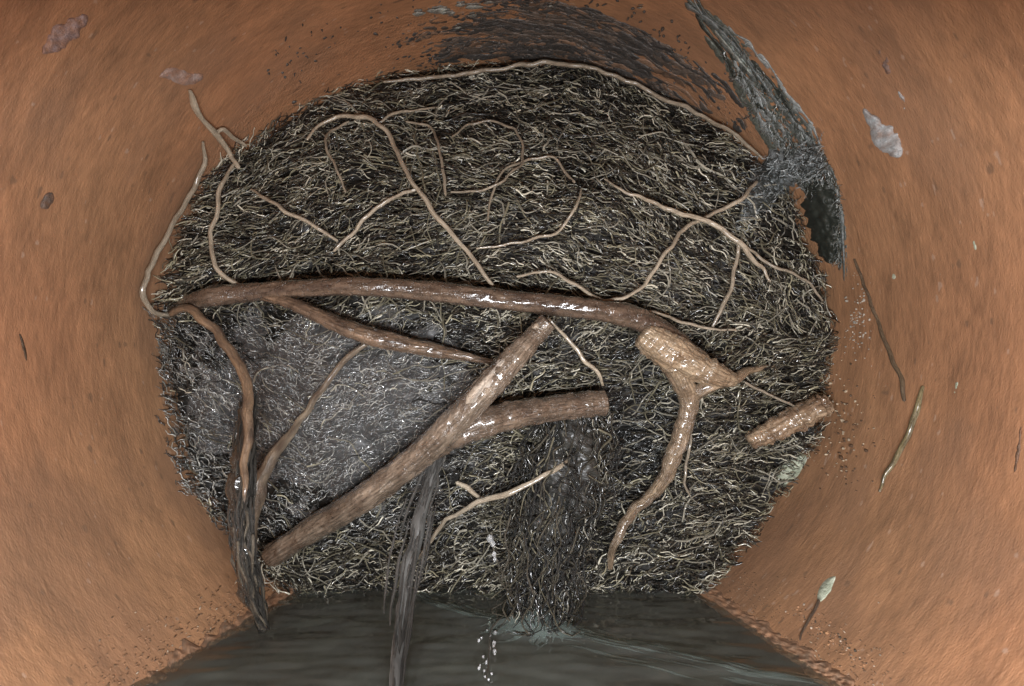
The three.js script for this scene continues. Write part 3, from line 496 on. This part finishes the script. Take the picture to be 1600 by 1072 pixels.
const SLM = [0.045, 0.051, 0.04], SLM2 = [0.16, 0.168, 0.145], CHALK = [0.5, 0.53, 0.48], CHALK2 = [0.3, 0.33, 0.3];
{
  const g = group('joint_crust', V(1265, 250, 101), 'dark grey green slimy crust along the pipe joint, upper right', 'crust');
  {
    const B = [[1068, -14, 34], [1100, 26, 30], [1134, 68, 42], [1168, 114, 56], [1202, 166, 64], [1233, 213, 66], [1262, 258, 60], [1288, 302, 44], [1304, 350, 24], [1311, 396, 12], [1314, 430, 6]], r = rng(99), cv = new THREE.CatmullRomCurve3(B.map(([x, y, w]) => new THREE.Vector3(x, y, w)), false, 'centripetal');
    for (let k = 0; k < 46; k++) {
      const off = k < 9 ? (k - 4) / 8.5 : clamp(gauss(r) * 0.28, -0.56, 0.56), t0 = k < 9 ? 0.02 + 0.12 * Math.abs(k - 4) / 4 : r() * 0.75, t1 = k < 9 ? 0.97 - 0.3 * Math.abs(k - 4) / 4 : Math.min(0.98, t0 + 0.08 + 0.25 * r()), pts = [], q = r(), wob = r() * 9;
      for (let i = 0; i <= 12; i++) { const t = lerp(t0, t1, i / 12), p = cv.getPoint(t), d = cv.getTangent(t), L = Math.hypot(d.x, d.y), o = off * p.z + 2.5 * Math.sin(wob + i * 0.9); pts.push([p.x - d.y / L * o, p.y + d.x / L * o, (k < 9 ? 0.19 : 0.05 + 0.13 * r()) * p.z * (0.75 + 0.5 * r()) + 1.5]); }
      const c = k < 9 ? [0.075, 0.082, 0.068] : q < 0.3 ? [0.045, 0.05, 0.04] : q < 0.7 ? [0.18, 0.195, 0.18] : [0.4, 0.43, 0.42];
      part('slime_streak', crustGeo(pts, k < 9 ? 0.5 : 0.75, 200 + k, c, c.map((v) => v * (k < 9 ? 1.9 : 0.5)), { nw: 7, step: 3, ragged: 0.6, edgePx: 14, grainPx: 7 }), M.crust, g);
    }
  }
  part('pale_rim', crustGeo([[1070, 4, 8], [1120, 44, 12], [1160, 86, 7], [1205, 148, 8], [1245, 196, 9], [1282, 246, 14], [1306, 300, 12], [1315, 350, 9], [1318, 400, 5], [1319, 440, 3]], 1.2, 8, [0.26, 0.29, 0.29], [0.1, 0.11, 0.1], { nw: 8, step: 3, ragged: 0.8 }), M.crust, g);
  part('pale_edge', crustGeo([[1115, 45, 6], [1150, 88, 8], [1175, 118, 5]], 1.5, 12, CHALK, CHALK2, { nw: 6, step: 3, ragged: 0.7 }), M.crust, g);
  part('silt_clump', crustGeo([[1160, 345, 20], [1178, 312, 46], [1200, 280, 62], [1228, 262, 60], [1258, 252, 50], [1290, 258, 30]], 2.2, 17, [0.24, 0.26, 0.265], [0.06, 0.065, 0.06], { nw: 18, step: 2.5, ragged: 0.5, grainPx: 7, onMass: true }), M.crust, g);
  // fine roots and grit caught in the crust
  const r = rng(333), fib = [];
  for (let n = 0; n < 900; n++) {
    const t = Math.pow(r(), 0.6), i = Math.min(4, Math.floor(t * 5)), f = t * 5 - i, B = [[1130, 62, 30], [1180, 135, 46], [1230, 210, 64], [1268, 268, 64], [1298, 320, 40], [1314, 420, 20]], a = B[i], b = B[i + 1];
    const px = lerp(a[0], b[0], f) + (r() - 0.5) * lerp(a[2], b[2], f), py = lerp(a[1], b[1], f) + (r() - 0.5) * 24; if (px > 1312 || (inRecess(px, py) && px < 1306 && py > 290)) continue;
    const k = 0.5 + r(), ang = Math.atan2(b[1] - a[1], b[0] - a[0]) + 0.45 * gauss(r);
    fib.push({ p: V(px, py, wallZ(px, py) - 0.9 - 0.8 * r()), dir: new THREE.Vector3(Math.cos(ang), -Math.sin(ang), -0.5), size: (1 + 1.2 * r()) * MM, roll: r() * 6, fat: 1.4, c: r() < 0.5 ? [0.05 * k, 0.055 * k, 0.042 * k] : [0.2 * k, 0.215 * k, 0.2 * k] });
  }
  for (let n = 0; n < 420; n++) { const B = [[1165, 340, 30], [1200, 280, 60], [1258, 252, 55], [1290, 262, 40]], t = r() * 2.99, i = Math.floor(t), f = t - i, a = B[i], b = B[i + 1], px = lerp(a[0], b[0], f) + 20 * gauss(r), py = lerp(a[1], b[1], f) + 18 * gauss(r), k = 0.6 + 0.7 * r(), ang = -0.6 + 0.7 * gauss(r);
    if (px > 1282 + 10 * r()) continue;
    fib.push({ p: V(px, py, surf(px, py) - 1.6 - r()), dir: new THREE.Vector3(Math.cos(ang), -Math.sin(ang), 0.3 * gauss(r)), size: (1.1 + 1.4 * r()) * MM, roll: r() * 6, fat: 1.5, c: r() < 0.4 ? [0.05 * k, 0.055 * k, 0.05 * k] : [0.33 * k, 0.36 * k, 0.36 * k] }); }
  scatter(g, 'caught_rootlet', M.silty, fib);
}
{
  const g = group('slime_and_shade', V(820, 60, 112), 'dark grey slime with painted shade along the crown of the pipe above the root mass', 'slime'), r = rng(2024);  // streaks thickest at the crown: slime, with shade put into their dark tone
  const at = (deg, rr) => [778 + rr * Math.cos(deg * Math.PI / 180), 515 - rr * Math.sin(deg * Math.PI / 180)];
  const coat = [];
  for (let n = 0; n < 520; n++) {
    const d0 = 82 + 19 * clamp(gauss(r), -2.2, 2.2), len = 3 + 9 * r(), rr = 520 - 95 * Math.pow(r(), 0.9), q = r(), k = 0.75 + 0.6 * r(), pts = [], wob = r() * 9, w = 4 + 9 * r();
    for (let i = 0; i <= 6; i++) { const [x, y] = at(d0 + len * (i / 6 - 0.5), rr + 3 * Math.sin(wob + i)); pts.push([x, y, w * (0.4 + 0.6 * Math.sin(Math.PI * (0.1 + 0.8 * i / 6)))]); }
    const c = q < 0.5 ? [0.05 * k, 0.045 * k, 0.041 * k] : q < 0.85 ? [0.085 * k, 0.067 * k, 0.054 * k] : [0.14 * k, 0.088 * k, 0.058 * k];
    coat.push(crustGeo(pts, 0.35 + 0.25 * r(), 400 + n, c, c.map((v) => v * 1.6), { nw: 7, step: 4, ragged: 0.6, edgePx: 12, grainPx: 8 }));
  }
  part('slime_shade_coat', mergeGeometries(coat), M.crust, g).userData.kind = 'stuff';
  const spots = [];
  for (let n = 0; n < 420; n++) {
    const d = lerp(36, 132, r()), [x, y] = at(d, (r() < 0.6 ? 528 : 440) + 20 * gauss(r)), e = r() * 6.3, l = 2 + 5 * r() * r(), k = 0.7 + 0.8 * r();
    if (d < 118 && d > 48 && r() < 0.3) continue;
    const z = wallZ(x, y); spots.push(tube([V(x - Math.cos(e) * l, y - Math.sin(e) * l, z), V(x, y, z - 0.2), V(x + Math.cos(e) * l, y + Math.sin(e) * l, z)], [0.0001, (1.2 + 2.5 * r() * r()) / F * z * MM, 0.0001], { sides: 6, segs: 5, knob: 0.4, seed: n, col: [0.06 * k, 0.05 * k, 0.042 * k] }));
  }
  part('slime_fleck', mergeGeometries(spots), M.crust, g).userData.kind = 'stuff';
}
single('gap_shade_patch', crustGeo([[1276, 282, 40], [1282, 315, 54], [1288, 350, 50], [1294, 385, 36], [1300, 412, 14]], 2.0, 15, [0.02, 0.024, 0.019], [0.032, 0.036, 0.028], { nw: 22, step: 2.5, rough: 0.9, ragged: 0.5, edgePx: 12, grainPx: 10 }), M.gap_shade, 'smooth dark patch painted as gap shade between the joint crust and the roots', 'gap_shade');  // near-black patch paints the shade of the open gap
{
  const g = group('crown_deposit', V(700, 18, 100), 'small pale wet crumbs stuck at the crown of the pipe joint', 'deposit');
  const r = rng(61);
  const c = [[655, 22, 10, 24], [685, 16, 12, 40], [700, 22, 11, 26], [742, 12, 8, 34], [738, 25, 8, 16], [720, 8, 7, 20], [765, 5, 6, 22], [716, 44, 5, 16], [860, 10, 5, 10], [1000, 12, 4, 12]];
  c.forEach(([x, y, w, l], i) => part('crumb', crustGeo([[x - l / 2, y + 3 * (r() - .5), w * .5], [x, y - 3 + 4 * r(), w], [x + l / 2, y - 2, w * .4]], 1.6, 30 + i, CHALK, [0.2, 0.19, 0.17], { nw: 6, step: 2, ragged: 0.8 }), M.crust, g));
}
const smear = (label, pts, o = {}) => single('smear_or_highlight', crustGeo(pts, o.t ?? 0.5, o.seed ?? 1, o.c1 ?? [0.42, 0.45, 0.46], o.c2 ?? [0.26, 0.2, 0.17], { nw: 12, step: 2, ragged: 0.55, rough: 1.0, grainPx: 14 }), M.flake, label, 'mineral smear', 'mineral smears on the pipe wall');
smear('grey mineral smear like a hook high on the right wall', [[1348, 168, 6], [1362, 188, 20], [1382, 212, 44], [1400, 236, 30], [1408, 246, 8]], { seed: 3, t: 0.9 });
smear('small pale streak just above the hook-shaped smear', [[1402, 140, 4], [1410, 155, 10], [1414, 176, 5]], { seed: 6 });
smear('bluish grey painted highlight in the upper left corner of the wall', [[66, 84, 10], [88, 64, 36], [112, 44, 34], [138, 24, 10]], { seed: 9, c1: [0.29, 0.21, 0.2], c2: [0.3, 0.16, 0.1] });  // this patch and the next are bluish highlights put into colour
smear('faint bluish painted highlight above the shaggy root tip', [[248, 120, 6], [266, 115, 20], [285, 122, 24], [306, 122, 18], [318, 116, 5]], { seed: 12, c1: [0.33, 0.25, 0.22], c2: [0.3, 0.16, 0.1] });
smear('dark grey spot low on the left of the upper wall', [[62, 326, 5], [70, 318, 20], [78, 306, 14], [82, 300, 4]], { seed: 15, c1: [0.09, 0.075, 0.065], c2: [0.2, 0.11, 0.07] });
smear('thin dark scratch on the left wall at mid height', [[30, 520, 3], [36, 540, 6], [42, 565, 3]], { seed: 18, c1: [0.07, 0.05, 0.035], c2: [0.12, 0.08, 0.05] });
smear('dark grey mark high on the right wall', [[1372, 75, 8], [1384, 95, 22], [1390, 120, 10]], { seed: 21, c1: [0.16, 0.12, 0.11], c2: [0.24, 0.13, 0.08] });
smear('dark vertical scrape at the far right edge', [[1596, 660, 4], [1592, 700, 9], [1585, 740, 4]], { seed: 24, c1: [0.12, 0.08, 0.055], c2: [0.24, 0.13, 0.08] });
{
  const bank = (label, pts, seed) => single('sediment_bank', crustGeo(pts, 0.6, seed, [0.31, 0.165, 0.088], [0.15, 0.095, 0.06], { nw: 34, step: 3, ragged: 0.8, edgePx: 20, grainPx: 7, rough: 1.8 }), M.silt, label, 'sediment bank');
  bank('brown sediment bank along the left edge of the water', [[470, 912, 8], [436, 934, 26], [398, 968, 40], [350, 1005, 58], [300, 1045, 76], [250, 1090, 80]], 301);
  bank('brown sediment bank along the right edge of the water', [[1080, 908, 6], [1115, 928, 18], [1160, 965, 26], [1215, 1005, 34], [1275, 1045, 40], [1330, 1085, 40]], 305);
}
// leaf-like scraps
function flakeGeo(pts, seed, onMass) { return crustGeo(pts, 0.7, seed, [0.52, 0.55, 0.43], [0.3, 0.33, 0.24], { nw: 10, step: 1.5, ragged: 0.18, rough: 0.5, grainPx: 16, onMass }); }
const leaf = (label, pts, seed, onMass) => single('leaf_scrap', flakeGeo(pts, seed, onMass), M.flake, label, 'leaf scrap', 'pale leaf scraps');
leaf('pale green leaf scrap with a thin stalk, low on the right wall', [[1279, 942, 5], [1284, 930, 17], [1292, 916, 21], [1300, 906, 13], [1306, 900, 4]], 41);
leaf('pale green leaf scrap at the lower right edge of the mass', [[1214, 758, 6], [1226, 745, 26], [1238, 733, 32], [1250, 722, 22], [1260, 712, 8]], 44, true);
leaf('pale narrow leaf scrap on the right wall level with the dark gap patch', [[1396, 410, 3], [1397, 424, 13], [1396, 440, 13], [1396, 456, 3]], 47);
leaf('tiny pale streak of leaf far up the right wall', [[1518, 368, 5], [1522, 380, 12], [1525, 398, 5]], 50);
leaf('small pale leaf scrap in the middle of the right wall', [[1496, 594, 6], [1494, 605, 12], [1490, 618, 4]], 53);
leaf('tiny pale fleck beside the narrow leaf scrap on the wall', [[1468, 424, 4], [1470, 432, 8], [1471, 440, 3]], 56);
wallRoot('dark thin stalk trailing from the pale leaf low on the right wall', [[1280, 938, 4], [1271, 956, 4], [1258, 985, 3], [1250, 1000, 2]], { seed: 107, col: [0.06, 0.04, 0.028], col2: [0.12, 0.08, 0.05] });
// crumbs of sediment along the water line and specks by the joint
{
  const r = rng(808), ge = [];
  const crumb = (x, y, w, c) => { const z = wallZ(x, y), s = new THREE.IcosahedronGeometry(w / 2 / F * z * MM, 1), a = s.attributes.position; for (let i = 0; i < a.count; i++) { const k = 1 + 0.9 * n3(a.getX(i) * 2400, a.getY(i) * 2400, a.getZ(i) * 2400 + x); a.setXYZ(i, a.getX(i) * k * 1.3, a.getY(i) * k, a.getZ(i) * k); } s.computeVertexNormals(); const p = V(x, y, z - w * 0.02); s.translate(p.x, p.y, p.z); const cc = []; for (let i = 0; i < a.count; i++) cc.push(...c); s.setAttribute('color', new THREE.Float32BufferAttribute(cc, 3)); s.deleteAttribute('uv'); ge.push(s); };
  for (let n = 0; n < 150; n++) { const t = r(), x = lerp(1235, 1355, t) + 9 * gauss(r), y = lerp(945, 1040, t) + 8 * gauss(r), k = 0.5 + r(); crumb(x, y, 1.4 + 4 * r() * r() * r(), r() < 0.18 ? [0.42 * k, 0.34 * k, 0.26 * k] : r() < 0.5 ? [0.06, 0.045, 0.03] : [0.3 * k, 0.16 * k, 0.08 * k]); }
  for (let n = 0; n < 90; n++) { const x = 1335 + 12 * gauss(r) + n * 0.1, y = 500 + 30 * gauss(r), k = 0.6 + r() * 0.6; crumb(x, y, 1.5 + 3 * r() * r(), [0.4 * k, 0.36 * k, 0.3 * k]); }
  for (let n = 0; n < 130; n++) { const x = 1318 + 22 * gauss(r), y = 680 + 45 * gauss(r), k = 0.6 + r() * 0.6; if (massBase(x, y) < wallZ(x, y)) continue; crumb(x, y, 1.5 + 4 * r() * r(), r() < 0.4 ? [0.45 * k, 0.36 * k, 0.25 * k] : [0.1, 0.06, 0.035]); }
  for (let n = 0; n < 220; n++) { const t = r(), x = lerp(245, 410, Math.pow(t, 0.8)) + 5 * gauss(r), y = lerp(500, 860, t) + 6 * gauss(r), k = 0.5 + r(); crumb(x - 4, y, 1.5 + 4 * r() * r(), r() < 0.5 ? [0.28 * k, 0.25 * k, 0.2 * k] : [0.05, 0.04, 0.03]); }
  const streaks = [];
  for (let n = 0; n < 1100; n++) {
    const right = r() < 0.55, zz = lerp(62, 103, r()), up = Math.abs(gauss(r)) * 3.2 - 0.5, yy = waterY(zz) + up, xx = AX + (right ? 1 : -1) * Math.sqrt(R * R - (yy - AY) ** 2), x = 800 + xx / zz * F, y = 536 - yy / zz * F;
    const z = wallZ(x, y), k = 0.5 + r(), a = (right ? 0.7 : 2.4) + 0.35 * gauss(r), l = 0.8 + 2.6 * r();
    const c = r() < 0.5 ? [0.17 * k, 0.1 * k, 0.055 * k] : r() < 0.8 ? [0.25 * k, 0.14 * k, 0.075 * k] : [0.34 * k, 0.28 * k, 0.21 * k], dx = Math.cos(a) * l, dy = Math.sin(a) * l, w = (1 + 1.6 * r()) / 2 / F * z * MM;
    streaks.push(tube([V(x - dx, y - dy, wallZ(x - dx, y - dy)), V(x, y, z - 0.12), V(x + dx, y + dy, wallZ(x + dx, y + dy))], [w * .5, w, w * .4], { sides: 4, segs: 4, knob: 0.3, seed: n, col: c }));
  }
  for (const t of streaks) { t.deleteAttribute('uv'); ge.push(t); }
  for (let i = 0; i < ge.length; i++) if (!ge[i].index) { const c = ge[i].attributes.position.count; ge[i].setIndex([...Array(c).keys()]); }
  single('sediment_grit', mergeGeometries(ge), M.flake, 'scattered grit and sediment specks along the wall edges', 'grit', null, 'stuff');
}
// thin film of scum drawn out in slivers along the ripple, and the water drawn up round the foot of the tassel
{
  const r = rng(5), film = [], skirt = [];
  const sliver = (pts, w, lift) => {                   // a long thin patch lying on the water
    const pos = [], idx = [], n = pts.length - 1;
    for (let i = 0; i <= n; i++) { const t = i / n, p = pts[i], q = pts[Math.min(n, i + 1)], o = pts[Math.max(0, i - 1)], dx = q.x - o.x, dz = q.z - o.z, L = Math.hypot(dx, dz) || 1, ww = w * Math.sin(Math.PI * clamp(t, 0.02, 0.98)) * (0.7 + 0.6 * r());
      for (const e of [-1, 1]) { const x = p.x - dz / L * ww * e, z = p.z + dx / L * ww * e; pos.push(x, waterY(-z / MM) * MM + waterHeight(x, z) + lift, z); } }
    for (let i = 0; i < n; i++) { const a = i * 2; idx.push(a, a + 2, a + 1, a + 1, a + 2, a + 3); }
    return geometry(pos, idx);
  };
  for (let k = 0; k < 70; k++) {
    const t0 = Math.pow(r(), 1.2) * 0.92, len = 0.05 + 0.16 * r(), off = gauss(r) * 0.0011 * (1 + 1.4 * t0), pts = [];
    for (let i = 0; i <= 14; i++) { const t = Math.min(1, t0 + len * i / 14), p = rippleCurve.getPoint(t), d = rippleCurve.getTangent(t), L = Math.hypot(d.x, d.z); pts.push({ x: p.x - d.z / L * off + 0.00025 * gauss(r) * 0.5, z: p.z + d.x / L * off }); }
    film.push(sliver(pts, (0.00012 + 0.0004 * r() * r()), 0.00006 + k * 0.0000012));
  }
  single('scum_film', mergeGeometries(film), M.foam, 'pale grey green scum film trailing from the tassel over the water', 'scum');
  for (let k = 0; k < 90; k++) {
    const a = r() * Math.PI * 2, r0 = 0.0008 + 0.002 * r(), r1 = r0 + 0.002 + 0.0075 * r(), pts = [];
    for (let i = 0; i <= 8; i++) { const rr = lerp(r0, r1, i / 8), aa = a + 0.15 * Math.sin(i * 0.7 + k); pts.push({ x: CLUMP_FOOT.x - 0.001 + Math.cos(aa) * rr, z: CLUMP_FOOT.z + 0.0006 + Math.sin(aa) * rr * 0.8 }); }
    skirt.push(sliver(pts, 0.00025 + 0.0006 * r(), 0.0001 + k * 0.000002));
  }
  single('water_swell', mergeGeometries(skirt), M.foam, 'pale water drawn up round the foot of the tassel', 'water swell');
}
renderer.render(scene, camera);
